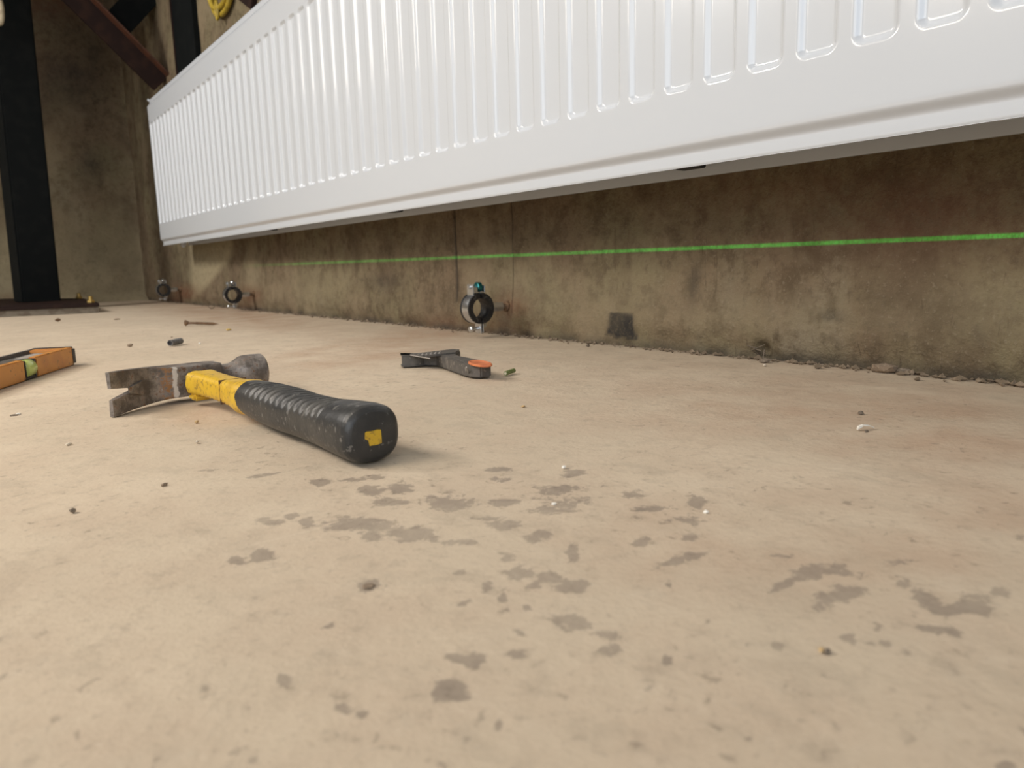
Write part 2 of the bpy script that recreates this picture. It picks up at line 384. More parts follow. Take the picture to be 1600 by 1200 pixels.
pale = np.maximum(poly(px+wob*.3, py+wob*.3, [(352,352),(364,360),(362,400),(330,440),(300,470),(296,380),(300,350)], 6), .6*blobs(px, py, [(395,450,8,30),(480,455,50,25,.6),(530,440,20,15,.6),(880,460,60,26,.45),(840,450,26,30,.4),(1000,470,110,34,.45),(1130,490,240,22,.45),(1560,470,90,50,.5),(1300,500,200,20,.3)]))
rust = blobs(px, py, [(290,458,16,10,1),(278,470,12,8,.8),(392,462,14,12,.9),(385,480,16,10,.6),(800,480,18,16,.8),(760,515,60,14,.5),(700,505,60,10,.4),(1450,330,200,60,.55),(1250,300,160,40,.4)])
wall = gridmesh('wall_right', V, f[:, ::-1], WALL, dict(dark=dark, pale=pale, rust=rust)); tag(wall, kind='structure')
wall['label'] = 'stained brown concrete wall behind the white radiator'

# back wall
xs = np.unique(np.concatenate([np.linspace(-6, -.2, 14), np.linspace(-.2, .80, 90)])); zs = np.unique(np.concatenate([np.linspace(-.02, .1, 14), np.linspace(.1, 2.2, 110)]))
X, Zb, f = grid(xs, zs)
Db = .012*(fbm(X*5, Zb*5, 3, 41)-.5)+.006*(fbm(X*22, Zb*22, 3, 42)-.5)
Db -= .035*sstep(.03, .0, Zb)*fbm(X*14, Zb*9, 3, 43)
V = np.stack([X, 3.62+Db, Zb], 1); px, py, dep = proj(V)
dark = blobs(px, py, [(95,125,60,50,.62,-30),(145,95,26,60,.5),(110,200,26,16,.15),(140,255,20,22,.45),(150,400,40,20,.22),(70,20,60,20,.3),(90,40,90,60,.35),(200,60,60,60,.25)])*(.5+.8*fbm(X*14, Zb*14, 3, 44))  # dark stains, with shade on the upper wall painted in as well
pale = .75*sstep(.5, .05, Zb)*(.5+fbm(X*7, Zb*7, 3, 51)) + blobs(px, py, [(10,420,14,60,.55),(80,230,26,90,.25),(110,330,40,60,.22),(180,300,16,90,.22)])*(.4+.9*fbm(X*9, Zb*9, 3, 45))  # paler towards the floor: the light on the lower wall is put into the colour
rust = blobs(px, py, [(80,5,60,25,.8),(10,470,30,10,.6),(60,100,60,60,.3),(200,40,40,60,.3)])
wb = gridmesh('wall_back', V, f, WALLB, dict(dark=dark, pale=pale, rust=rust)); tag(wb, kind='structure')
wb['label'] = 'dark stained concrete end wall behind the black column'

# unseen deck above the frame, added to shade the upper end wall
dk = MB().box((-1.62, 3.14, 1.36), (4.7, 1.10, .05), bev=.002).build('shade_deck', WALLB); tag(dk, kind='structure'); dk['label'] = 'unseen dark deck added to shade the far end wall'

# ------------------------------------------------------------------ radiator
YAW = .018
rad = thing('panel_radiator', 'long white enamelled double panel radiator with vertical flutes hung on the wall', 'radiator', (.6123-YAW*1.2, 0, .2058), (0, 0, -math.atan(YAW)))
L0, L1, HT = -.10, 2.783, .4734
PT = .0487; YD = 1.7024   # lower-y edge of one recess
RW, BEV, DEP = .0375, .0068, .0046
zb0, zt0 = .0706, HT-.0745
off = np.concatenate([np.linspace(-.004, .009, 12), np.linspace(.0125, RW-.0125, 5), np.linspace(RW-.009, RW+.004, 12)])
k0 = math.ceil((L0-YD)/PT); k1 = math.floor((L1-RW-YD)/PT)
ys = np.unique(np.concatenate([[L0, L0+.002], [L1-.002, L1]] + [YD+k*PT+off for k in range(k0, k1+1)]))
ys = ys[(ys >= L0) & (ys <= L1)]
zrow = np.concatenate([[0, .0008, .003, .008, .0112, .0118], np.linspace(.0125, .0215, 8), np.linspace(.025, zb0-.004, 5), np.linspace(zb0-.002, zb0+.016, 17), np.linspace(zb0+.03, zt0-.03, 12)])
zs = np.unique(np.round(np.concatenate([zrow, HT-zrow[:-12], np.linspace(zt0-.016, zt0+.002, 17)]), 5))
Y, Zr, f = grid(ys, zs)
kk = np.round((Y-YD-RW/2)/PT); kk = np.clip(kk, k0, k1); yc = YD+kk*PT+RW/2; zc = (zb0+zt0)/2
cr = .010
qx = np.abs(Y-yc)-(RW/2-cr); qz = np.abs(Zr-zc)-((zt0-zb0)/2-cr)
sdf = np.hypot(np.maximum(qx, 0), np.maximum(qz, 0))+np.minimum(np.maximum(qx, qz), 0)-cr
d = DEP*sstep(0, BEV, -sdf)
zz = np.minimum(Zr, HT-Zr)
d = d + .0075*sstep(.0222, .0118, zz)
d = d + .0012*sstep(.001, 0, zz)
d = d + .003*sstep(.004, 0, np.minimum(Y-L0, L1-Y))
gridmesh('front_panel', np.stack([d, Y, Zr], 1), f[:, ::-1], ENAMEL, parent=rad)
MB().box((.0095, (L0+L1)/2, .0012), (.003, L1-L0, .0024)).build('bottom_seam', ENAMEL, rad)
# back panel with its flat lower flange
ys2 = np.array([L0, L1]); prof = [(.091, 0), (.091, .014), (.086, .022), (.086, HT-.022), (.091, HT-.014), (.091, HT), (.095, HT), (.095, 0)]
MB().loft([[(x, yy, z) for x, z in prof] for yy in (L0, L1)]).build('back_panel', ENAMEL, rad)
m = MB(); pitch = .024; pts = []
y = L0+.03; s = 0
while y < L1-.03: pts.append((.016 if s else .046, y)); pts.append((.016 if s else .046, y+pitch*.42)); y += pitch*.5; s ^= 1
n = len(pts); v = [(a, b, z) for z in (.04, HT-.04) for a, b in pts]
m.add(v, [[i, i+1, n+i+1, n+i] for i in range(n-1)]).build('convector_fins', INNER, rad, recalc=False)
for yy in (L1, L0):
    MB().box((.049, yy, HT/2), (.080, .0015, HT-.05), bev=.0005).build('side_cover', ENAMEL, rad)
m = MB()
for i in range(100):
    m.box((.049, L0+.03+i*(L1-L0-.06)/99, HT-.004), (.074, .004, .003))
g_ = m.build('top_grille', ENAMEL, rad); g_['kind'] = 'stuff'
for i, p in enumerate([(1110, 259), (635, 327.5), (433, 357.5)]):
    q = onx(p, .70); yy = q[1]
    MB().box((.064, yy, .0078), (.016, .030, .004), bev=.001).build('bracket_clip', DARKP, rad)
MB().cyl((.045, 2.66, .02), (.045, 2.66, -.004), .009, 16).cyl((.045, 2.66, -.004), (.045, 2.66, -.0085), .006, 12).build('tapping_plug', ENAMEL, rad)
MB().box((.0075, L1-.003, HT+.001), (.006, .005, .008), bev=.001).build('corner_tab', ENAMEL, rad)
for yy in (.55, 1.25, 1.9, 2.5):   # wall brackets between back panel and wall
    xw = (W-.006)-(.6123+YAW*(yy-1.2))
    MB().box(((.095+xw)/2, yy, .22), (max(xw-.095, .004), .03, .36)).build('wall_bracket', ZINC, rad)

# ------------------------------------------------------------------ pipe clamps
def arc(cx, cz, r, a0, a1, n): return [(cx+r*math.cos(a0+(a1-a0)*i/n), cz+r*math.sin(a0+(a1-a0)*i/n)) for i in range(n+1)]
def make_clamp(label, cx, y, cz, teal, s=1.):
    c = thing('pipe_clamp', label, 'pipe clamp', (W, y, cz), None, 'rubber lined pipe clamps along the wall')
    x0 = cx-W
    R0, R1, RB = .0163*s, .0232*s, .0240*s
    for sg, nm in ((1, 'rubber_lining'), (-1, 'rubber_lining')):
        m = MB(); rings = []
        for i in range(25):
            a = (-PI/2+.10 + (PI-.20)*i/24) + (0 if sg > 0 else PI)
            prof = [(R0, -.0125), (R1+.0012, -.0125), (R1+.0012, -.0090), (R1-.001, -.0085), (R1-.001, .0085), (R1+.0012, .0090), (R1+.0012, .0125), (R0, .0125), (R0-.0008, .008), (R0-.0008, -.008)]
            rings.append([(x0+r*math.cos(a), yy, r*math.sin(a)) for r, yy in prof])
        m.loft(rings).build(nm, RUBBER, c, .7)
        m = MB(); rings = []
        for i in range(25):
            a = (-PI/2+.12 + (PI-.24)*i/24) + (0 if sg > 0 else PI)
            prof = [(R1-.0009, -.0088), (RB, -.0088), (RB+.0004, -.004), (RB+.0004, .004), (RB, .0088), (R1-.0009, .0088)]
            rings.append([(x0+r*math.cos(a), yy, r*math.sin(a)) for r, yy in prof])
        band = m.loft(rings).build('metal_band', ZINC, c, .7)
        # ears of this half: one up, one down
        for up in (1, -1):
            if up > 0: ex, ez, hh = (x0-.0115 if sg < 0 else x0+.0105), RB+.0055, .0175 if sg < 0 else .012
            else: ex, ez, hh = x0+(.0052 if sg > 0 else .0012), -(RB+.0065), .0185
            e_ = MB().box((ex, 0, ez), (.0020, .0170, hh), bev=.0006)
            if up > 0: e_.box(((ex+x0)/2+sg*.0005, 0, RB+.0008), (abs(ex-x0), .0170, .0020), bev=.0005)
            if up > 0 and sg < 0: e_.box((ex+.004, .0078, ez+.001), (.0075, .0016, .012), bev=.0004).box((ex+.004, -.0078, ez-.001), (.0075, .0016, .009), bev=.0004)
            if up < 0 and sg > 0: e_.box((ex+.003, -.0078, ez+.006), (.0060, .0016, .010), bev=.0004)
            e_.build('ear', ZINC, band, .5)
    zt, zbm = RB+.0095, -(RB+.0085)
    sc = MB().cyl((x0-.015, 0, zt), (x0+.013, 0, zt), .0026, 12).build('closing_screw', ZINC, c, .6)
    MB().cyl((x0-.0015, 0, zt), (x0+.0080, 0, zt), .0076, 18, .0016).build('screw_head', TEAL if teal else ZINC, sc, .6)
    sc = MB().cyl((x0-.012, 0, zbm), (x0+.010, 0, zbm), .0026, 12).build('hinge_screw', ZINC, c, .6)
    MB().cyl((x0-.0165, 0, zbm), (x0-.0105, 0, zbm), .0050, 18, .0015).build('screw_head', ZINC, sc, .6)
    MB().cyl((x0+RB-.001, 0, 0), (x0+RB+.025, 0, 0), .0080, 6, .0008).build('boss_nut', ZINC, c, .5)
    m = MB(); pts = []; rr = []
    xa = x0+RB+.023
    for i in range(24): pts.append((xa+(0.004-xa)*i/23, 0, 0)); rr.append(.0050 if i % 2 else .0043)
    m.tube(pts, rr, 12).build('threaded_stud', RUSTY, c, .6)
    m = MB().cyl((-.0085, 0, 0), (.01, 0, 0), .0085, 18, .001).build('wall_plug', RUSTY, c, .6)
    return c
q1 = onx((745.5, 481.5), .686); q2 = onx((363, 461), .684); q3 = onx((255, 453), .684)
make_clamp('zinc pipe clamp with black rubber lining and teal screw, nearest of three on the wall', .686, q1[1], q1[2], True)
make_clamp('pipe clamp with black rubber lining in the middle of the row under the radiator', .684, q2[1], q2[2], False)
make_clamp('pipe clamp with black rubber lining farthest off, near the dark corner below the radiator end', .684, q3[1], q3[2], False)

# ------------------------------------------------------------------ hammer
def sup(a, e):
    c, s = math.cos(a), math.sin(a)
    return math.copysign(abs(c)**(2/e), c), math.copysign(abs(s)**(2/e), s)
bc = np.array([.2005, .3985]); hc = np.array([.1830, .7260])
u = (hc-bc)/np.linalg.norm(hc-bc); LEN = float(np.linalg.norm(hc-bc))
ham = thing('claw_hammer', 'claw hammer with yellow shaft and black ribbed rubber grip lying on the floor', 'hammer', (bc[0], bc[1], 0), (0, 0, math.atan2(-u[0], u[1])))
# local axes: x = along the head (to the striking face), y = along the handle (to the head), z up
def interp(tab, t):
    T = [r[0] for r in tab]; return [float(np.interp(t, T, [r[i] for r in tab])) for i in range(1, len(tab[0]))]
gt = [(0, .0148, .0136, .0182, 2.4), (.0010, .0168, .0154, .0182, 2.4), (.0028, .0184, .0170, .0182, 2.5), (.0055, .0194, .0178, .0182, 2.5), (.012, .0196, .0180, .0182, 2.5), (.028, .0190, .0173, .0180, 2.5),
      (.055, .0168, .0158, .0176, 2.4), (.085, .0162, .0152, .0178, 2.4), (.115, .0170, .0158, .0182, 2.4), (.145, .0168, .0154, .0186, 2.4), (.168, .0158, .0144, .0188, 2.4), (.186, .0144, .0130, .0190, 2.4)]
rings = []; NA = 64; NU = 190
for k in range(NU+1):
    tt = k/NU; yy = .186*tt**1.25
    hx, hz, cz, e = interp(gt, yy); ring = []
    for i in range(NA):
        a = 2*PI*i/NA; c, s = sup(a, e)
        # ribs: slanting grooves over the upper left of the grip
        ph = (yy + .010*math.cos(a) - .006*math.sin(a))/.0092
        msk = sstep(.034, .046, yy)*sstep(.164, .150, yy)*sstep(.30, .62, math.sin(a))
        gr = 1 - float(msk)*.105*max(0, math.cos(2*PI*ph))**1.5
        seam = 1-.02*math.exp(-((a-PI*1.02)/.06)**2)
        # the front end of the grip is cut on the slant, further forward on top
        y2 = yy + (max(0, (yy-.145)/.04))*(.006*s-.003*c)
        ring.append((hx*c*gr*seam, y2, cz+hz*s*gr*seam))
    rings.append(ring)
MB().loft(rings).build('rubber_grip', GRIP, ham, .9)
# yellow core showing at the butt
pts = [(-.0055, .0042), (-.0044, .0050), (-.001, .0046), (.0030, .0050), (.0056, .0046), (.0058, -.0040), (.0020, -.0046), (-.0028, -.0044), (-.0036, -.0008), (-.0058, .0005)]
MB().loft([[(x-.001, .0005, .0162+z) for x, z in pts], [(x*.93-.001, -.0008, .0162+z*.93) for x, z in pts]]).build('core_end', YEL, ham)
yt = [(.160, .0132, .0122, .0190, 2.6), (.188, .0150, .0138, .0188, 2.8), (.194, .0146, .0132, .0188, 3), (.206, .0122, .0110, .0192, 3.6), (.225, .0112, .0098, .0195, 4.2), (.2500, .0112, .0096, .0195, 4.2), (.274, .0115, .0098, .0194, 4.2), (.294, .0130, .0104, .0192, 4.), (.3015, .0142, .0105, .0192, 4.)]
rings = []
for k in range(36):
    yy = .160+(.3015-.160)*k/35; hx, hz, cz, e = interp(yt, yy); ring = []
    for i in range(40):
        c, s = sup(2*PI*i/40, e); j = .0003*math.sin(yy*900+i*1.7)*(1 if yy > .2 else 0)
        ring.append((hx*c+j, yy+(max(0, (yy-.287)/.015))*.0012*math.sin(i*2.3), cz+hz*s+j))
    rings.append(ring)
sh = MB().loft(rings).build('shaft', YEL, ham, .9)
MB().box((-.004, .2955, .0076), (.017, .016, .006), bev=.002).build('resin_lug', YEL, sh)
m = MB().box((.0, .226, .0195), (.0228, .0004, .0201), bev=.0001); m.build('shaft_seam', RUSTY, sh)
# head: body, neck and striking face
ZH = .0188
def hring(v, du, hu, hw, e, n=32):
    r = []
    for i in range(n):
        c, s = sup(2*PI*i/n+PI/n, e); r.append((v, LEN+.006+du+hu*c, ZH+hw*s))
    return r
sec = [(.0705, 0, .0130, .0130, 2), (.0700, 0, .0152, .0152, 2), (.0685, 0, .0168, .0168, 2), (.0580, 0, .0172, .0172, 2), (.0500, 0, .0170, .0168, 2.1), (.0470, 0, .0158, .0156, 2.3), (.0430, 0, .0130, .0128, 2.6), (.0380, 0, .0108, .0106, 3), (.0300, 0, .0100, .0100, 3.4), (.0262, 0, .0102, .0104, 3.6), (.0256, -.0004, .0122, .0132, 16), (.0180, -.0012, .0135, .0138, 22), (-.016, -.0022, .0140, .0140, 22), (-.024, -.0030, .0128, .0142, 22), (-.030, -.0048, .0086, .0151, 22), (-.036, -.0075, .0062, .0156, 20), (-.0455, -.0118, .0040, .0161, 20)]
sec = [s_ for s_ in sec]
head = MB().loft([hring(*s_) for s_ in sec])
# two tapered claw tines with a V between them
def claw_u(v): q = max(0, (-v-.016)/.064); return -.0022-.041*q**1.75
for sg in (1, -1):
    rings = []
    for k in range(15):
        q = k/14; v = -.033-.0445*q; duc = claw_u(v); th = .0046*(1-q)+.0017*q if False else .0100*(1-q)+.0056*q
        dv = 1e-3; tan = np.array([-dv, claw_u(v-dv)-claw_u(v)]); tan /= np.linalg.norm(tan); nrm = np.array([tan[1], -tan[0]])
        o = .0155+.0031*q; inn = .0000+.0050*max(0, (q-.42)/.58)**.9
        if k == 14: th *= .6
        ring = []
        for (a, b) in [(-1, 0), (-1, 1), (1, 1), (1, 0)]:
            w_ = inn if b == 0 else o
            # inner faces bevel away
            tt = th*(.62 if b == 0 and a > 0 else 1)
            p = np.array([v, duc]) + nrm*a*tt/2*(1 if True else 1)
            ring.append((p[0], LEN+.006+p[1], ZH+sg*w_))
        rings.append(ring)
    head.loft(rings)
hd = head.build('hammer_head', STEEL, ham, .55)
# worn bright band where the cheek meets the handle
pts = []
MB().loft([[(-.047, LEN+.006+claw_u(-.047)-.0040, ZH-.0066), (-.047, LEN+.006+claw_u(-.047)-.0040, ZH+.0066), (-.047, LEN+.006+claw_u(-.047)-.0082, ZH+.0060), (-.047, LEN+.006+claw_u(-.047)-.0082, ZH-.0060)], [(-.060, LEN+.006+claw_u(-.060)-.0030, ZH-.0030), (-.060, LEN+.006+claw_u(-.060)-.0030, ZH+.0030), (-.060, LEN+.006+claw_u(-.060)-.0072, ZH+.0024), (-.060, LEN+.006+claw_u(-.060)-.0072, ZH-.0024)]]).build('nail_ridge', STEEL, hd)

# ------------------------------------------------------------------ spirit level (lying on its side)
A = onz((119, 569)); B = onz((0, 608.5)); dl = (B-A)[:2]; dl /= np.linalg.norm(dl)
lev = thing('spirit_level', 'small orange spirit level lying on its side on the floor left of the hammer', 'spirit level', (A[0], A[1], 0), (0, 0, math.atan2(dl[1], dl[0])))
# local x runs from the far right end towards the camera, local -y points away from the camera side
side = -1
LL, LW, LH = .30, .050, .0235
def yv(a): return side*a
n0, n1 = .1165, .1475   # gap in the near rail for the vial
MB().box(((n0+.006)/2, yv(.0045), LH/2), (n0-.006, .009, LH), bev=.0012).build('front_rail', ORANGE, lev, .5)
MB().box(((n1+LL)/2, yv(.0045), LH/2), (LL-n1, .009, LH), bev=.0012).build('front_rail', ORANGE, lev, .5)
MB().box((LL/2+.003, yv(LW-.0035), LH/2), (LL-.006, .007, LH), bev=.0012).build('back_rail', GREYP, lev, .5)
MB().box((.017, yv(LW/2), LH/2), (.022, LW-.012, LH-.0006), bev=.001).build('end_block', ORANGE, lev, .5)
wb_ = MB().box(((LL+.026)/2, yv(LW/2), LH/2-.001), (LL-.030, LW-.014, LH-.006), bev=.0005).build('web', GREYP, lev)
MB().box((.070, yv(LW/2), LH/2+.0082), (.055, .014, .0012), bev=.0003).build('label_plate', PALEG, wb_)
MB().box((.0045, yv(LW/2), LH/2), (.015, LW+.001, LH+.0008), bev=.0028).build('end_cap', DARKP, lev, .5)
hold = MB().box((n0+.0035, yv(.0065), LH/2), (.0060, .013, LH-.002), bev=.0008).box((n1-.0022, yv(.0065), LH/2), (.0040, .013, LH-.002), bev=.0008).box(((n0+n1)/2, yv(.0125), LH/2), (n1-n0-.002, .002, LH-.003), bev=.0005).box(((n0+n1)/2, yv(.006), .0018), (n1-n0-.002, .011, .003), bev=.0005).build('vial_holder', DARKP, lev)
t = NT('vial_liquid'); VIAL = t.out((.62, .74, .22), .15); t.b.inputs['Transmission Weight'].default_value = .15
MB().cyl((n0+.006, yv(.0062), LH/2+.0005), (n1-.0035, yv(.0062), LH/2+.0005), .0102, 24, .002).build('vial', VIAL, lev, .8)

# ------------------------------------------------------------------ dark grey hand tool with orange pad
ZT = .0150
def fl(p, z=0.): return onz(p, z)[:2]
to = fl((628, 571))
tool = thing('cutting_tool', 'dark grey plastic hand tool with orange oval pad and ribbed rear arm on the floor', 'hand tool', (to[0], to[1], 0))
def loc2(p, z): q = fl(p, z); return (q[0]-to[0], q[1]-to[1])
front = [(628,571.5),(652,571.5),(682,572.5),(702,580.5),(724,588.5),(738,591.5),(752,591.8),(763,590.5)]
back = [(767,567.5),(757,563.5),(742,560.5),(728,557.8),(718,556),(713,553.5),(714,551.5),(718,550.5),(719,547.2),(706,547),(680,550),(655,553),(640,554),(628,554.3)]
pl = [loc2(p, 0) for p in front]+[loc2(p, ZT) for p in back]
body = MB().prism(pl, .0008, ZT, .0012).build('body', GREYP, tool, .6)
rear = [(640,554.4),(660,557.2),(690,554.8),(712,552.6),(714,551.2),(717,550.2),(718,547.6),(706,547.4),(680,550.4),(655,553.4)]
arm = MB().prism([loc2(p, ZT) for p in rear], ZT-.001, ZT+.0016, .0006).build('rear_arm', GREYP, tool, .6)
for i in range(5):
    a = loc2((664+6.5*i, 556.2-i*.5), ZT)
    MB().box((a[0], a[1]+.004, ZT+.0012), (.0030, .0120, .0030), rot=-.7, bev=.0008).build('rib', PALEG, arm)
a = loc2((641, 554.8), ZT); b = loc2((672, 560.2), ZT)
MB().tube([(a[0], a[1], ZT), (b[0], b[1], ZT)], .0006, 8).build('edge_crease', PALEG, tool)
cp = loc2((750, 568.5), ZT)
rg = []
pad = []
for rr_, zz in [(1.0, ZT-.0005), (1.0, ZT+.0008), (.90, ZT+.0016), (.74, ZT+.0006), (.3, ZT+.0004)]:
    pad.append([(cp[0]+.0150*rr_*math.cos(2*PI*i/28)*.72+.006*rr_*math.sin(2*PI*i/28), cp[1]+.024*rr_*math.sin(2*PI*i/28), zz) for i in range(28)])
MB().loft(pad).build('orange_pad', ORPAD, tool, .7)
a = loc2((733, 589.5), 0); b = loc2((731, 573), .013)
MB().tube([(a[0]-.0003, a[1], .003), (b[0]-.0006, b[1]+.002, .0125)], .0008, 8).build('joint_line', PALEG, tool)
a = np.array(loc2((630, 571.5), 0)); b = np.array(loc2((645, 571.5), 0)); mid = (a+b)/2
MB().box((mid[0]-.0003, mid[1], .0080), (float(np.linalg.norm(b-a))*.62, .0022, .0080), bev=.0006, rot=math.atan2(b[1]-a[1], b[0]-a[0])).build('end_socket', DARKP, tool)

# ------------------------------------------------------------------ steelwork at the far left
cb = np.array([.287, 3.03])
colm = thing('steel_column', 'black steel column on a bolted base plate at the left edge', 'column', (cb[0], cb[1], 0))
pa = [fl((-60, 482), .03)-cb, fl((155, 473), .03)-cb, fl((131, 466), .03)-cb, fl((-60, 466.5), .03)-cb]
MB().prism(pa, .018, .030, .002).build('base_plate', BROWNST, colm)
pb = [p*.985+np.array([.0, .004]) for p in pa]
MB().prism(pb, 0.0, .0185, .0).build('grout_bed', worn('grey_grout', (.22, .19, .15), (.15, .12, .09), 40, rough=.9), colm)
m = MB(); ax = Euler((0, .021, .14)).to_matrix()
m.box((.022, .02, .95), (.115, .115, 1.85), bev=.006, axes=ax).build('shaft', BLACKST, colm, .5)
for p, zz in (((124.5, 467), .03), ((143, 473), .03)):
    q = onz(p, zz)-np.array([cb[0], cb[1], 0])
    b = MB().cyl((q[0], q[1]+.012, .029), (q[0], q[1]+.012, .050), .0065, 12, .001).build('anchor_bolt', BRASS, colm, .6)
    MB().cyl((q[0], q[1]+.012, .0295), (q[0], q[1]+.012, .038), .0115, 6, .001).build('nut', BRASS if zz else ZINC, b)

def beam(name, p0, p1, wd, th, mat, label, cat, y, lip=None, ext0=0.):
    a = ony(p0, y); b = ony(p1, y); d = (b-a); d /= np.linalg.norm(d); a = a-d*ext0
    nrm = np.cross(d, [0, 1, 0]); nrm /= np.linalg.norm(nrm)
    if nrm[2] < 0: nrm = -nrm
    mid = (a+b)/2; Lh = float(np.linalg.norm(b-a))
    o = thing(name, label, cat, tuple(b))
    ax = Matrix([list(d), [0, 1, 0], list(nrm)]).transposed()
    c = mid-b
    # steel angle: a web facing the room and a narrow flange along its upper edge
    MB().box(tuple(c), (Lh, th, wd), axes=ax, bev=.0015).build('web', mat, o)
    if lip:
        c2 = c+nrm*(wd/2-.003)+np.array([0, -th/2-.018, 0])
        MB().box(tuple(c2), (Lh, .040, .006), axes=ax, bev=.001).build('flange', lip, o)
    return o
beam('diagonal_brace', (118, -2), (252, 131), .072, .012, BROWNST, 'brown steel diagonal brace running down to the radiator top corner', 'brace', 2.93, REDST, ext0=.25)
beam('cross_brace', (228, -10), (178, 44), .088, .012, BLACKST, 'dark steel cross brace meeting the brown diagonal brace at upper left', 'brace', 2.975, ext0=.25)
# flat strap against the right wall beyond the radiator
a0, a1 = onx((299, 0), .738)[1], onx((266, 0), .738)[1]
ws = thing('wall_post', 'dark flat steel post fixed to the wall behind the radiator top', 'post', (.742, (a0+a1)/2, .62))
MB().box((0, -.01, .5), (.016, a1-a0, 1.0), bev=.001, axes=Euler((0.0, 0, 0)).to_matrix()).build('flat_bar', BLACKST, ws)
MB().box((-.009, -.01+(a1-a0)/2-.006, .5), (.004, .012, 1.0), bev=.0008).build('edge_lip', BROWNST, ws)
q = onx((392, 2), .742)
wp = thing('wall_angle', 'short dark steel piece above the radiator beside the yellow cable', 'bracket', tuple(q))
MB().box((0, 0, .05), (.014, .10, .12), bev=.002, axes=Euler((.5, 0, 0)).to_matrix()).build('plate', BROWNST, wp)
MB().cyl((-.006, .0, .05), (-.014, .0, .05), .012, 6, .001).build('nut', BLACKST, wp)
# yellow cable sagging on the wall
YC = worn('yellow_cable', (.38, .27, .025), (.26, .19, .025), 80, rough=.5)
q = onx((347, 3), .738); m = MB(); 
cab = thing('yellow_cable', 'yellow cable loop sagging on the wall above the radiator', 'cable', tuple(q))
for k in range(2):
    MB().tube([(-.006*k, .085*math.cos(PI*(1+i/20)), -.030+.07*(1-math.sin(PI*i/20)**.7)+.016*k) for i in range(21)], .0075, 10).build('strand', YC, cab, 2.)
MB().tube([(-.010, .02+.010*math.cos(2*PI*i/12), -.018+.024*math.sin(2*PI*i/12)) for i in range(12)], .004, 8, closed=True).build('tie', YC, cab, 2.)
# pale rope loop at the column
RP = worn('cream_rope', (.42, .36, .25), (.30, .25, .17), 60, rough=.8, bump=.4)
q = ony((0, 20), 2.86); rp = thing('rope_loop', 'cream rope loop hanging against the column at the top left edge', 'rope', tuple(q))
pts = [(.0115*math.cos(2*PI*i/24)-.006, .0, .046*math.sin(2*PI*i/24)+.014) for i in range(24)]
MB().tube([(x*1.0, y_, z) for x, y_, z in pts], .0075, 10, closed=True).build('loop', RP, rp, 2.)
MB().tube([(-.004, 0, .055), (-.002, .004, .2), (.0, .01, .4)], .008, 10).build('tail', RP, rp, 2.)

# ------------------------------------------------------------------ small loose things on the floor
def chip(name, p, sx, sy, sz, mat, label, cat, rot=0., seed=0):
    q = onz(p); r = random.Random(seed+int(p[0])*7+int(p[1])); bm = bmesh.new(); bmesh.ops.create_icosphere(bm, subdivisions=1, radius=.5)
    for v in bm.verts:
        k = .72+.5*r.random(); v.co = Vector((v.co.x*sx*k, v.co.y*sy*k, v.co.z*sz*k))
    mz = min(v.co.z for v in bm.verts); bmesh.ops.translate(bm, vec=(0, 0, -mz-.0004), verts=bm.verts)
    bmesh.ops.rotate(bm, cent=(0, 0, 0), matrix=Matrix.Rotation(rot, 3, 'Z'), verts=bm.verts)
    me = bpy.data.meshes.new(name); bm.to_mesh(me); bm.free(); me.materials.append(mat)
    o = bpy.data.objects.new(name, me); COL.objects.link(o); o.location = (q[0], q[1], -.0006); return tag(o, label, cat)
BRN = worn('brown_crumb', (.22, .165, .115), (.32, .245, .175), 400, rough=.9, bump=0)
BLK = worn('dark_crumb', (.15, .12, .09), (.25, .20, .15), 400, rough=.9, bump=0)
PAL = worn('pale_chip', (.68, .60, .48), (.52, .44, .33), 400, rough=.8, bump=0)
WHT = worn('white_chip', (.82, .80, .74), (.70, .66, .58), 400, rough=.7, bump=0)
YCH = worn('yellow_chip', (.72, .50, .10), (.6, .4, .1), 300, rough=.7, bump=0)
TAN = worn('tan_chip', (.52, .37, .19), (.42, .28, .14), 300, rough=.8, bump=0)
chip('crumb', (204, 541), .010, .007, .006, BRN, 'dark brown crumb on the floor left of the grey plastic tube', 'crumb', .3)
chip('wood_chip', (357, 516), .016, .007, .004, YCH, 'small yellow chip beside the point of the rusty screw', 'chip', .55)
chip('crumb', (91, 502), .014, .012, .008, RUSTY, 'rust brown crumb in front of the black column base', 'crumb', .1)
chip('sliver', (182, 499), .022, .008, .003, RUSTY, 'thin brown sliver on the floor between the column base and the rusty screw', 'sliver', .5)
chip('flake', (23, 648), .008, .006, .0022, BLK, 'dark flake with pale edge in front of the orange spirit level', 'flake', .5)
chip('flake', (29, 646.5), .004, .004, .0022, WHT, 'tiny pale flake touching the dark flake below the orange spirit level', 'flake', .5)
chip('stone_chip', (108, 694), .0058, .003, .002, PAL, 'pale sliver of stone in front of the lower hammer claw, left side', 'chip', .6)
chip('stone_chip', (307, 660), .0036, .003, .003, TAN, 'tan grain in the shadow just below the hammer shaft', 'chip', .2)
chip('stone_chip', (308, 691), .0034, .003, .0025, PAL, 'pale grain with a scratch beside it below the hammer shaft', 'chip', .9)
chip('crumb', (257, 757), .0046, .003, .0022, BRN, 'brown crumb on bare floor below and left of the hammer grip', 'crumb', .4)
chip('crumb', (114, 799), .0034, .003, .0026, BLK, 'round dark speck on bare floor at the lower left', 'crumb', .4)
chip('stone_chip', (818, 635), .0055, .0045, .002, TAN, 'flat tan chip on the floor right of the hammer butt', 'chip', .4)
chip('stone_chip', (881, 730), .0030, .003, .0026, WHT, 'white grain near the damp blotches right of the hammer butt', 'chip', .4)
chip('stone_chip', (865, 787), .0026, .003, .0022, WHT, 'tiny white grain among the damp blotches in mid floor', 'chip', .4)
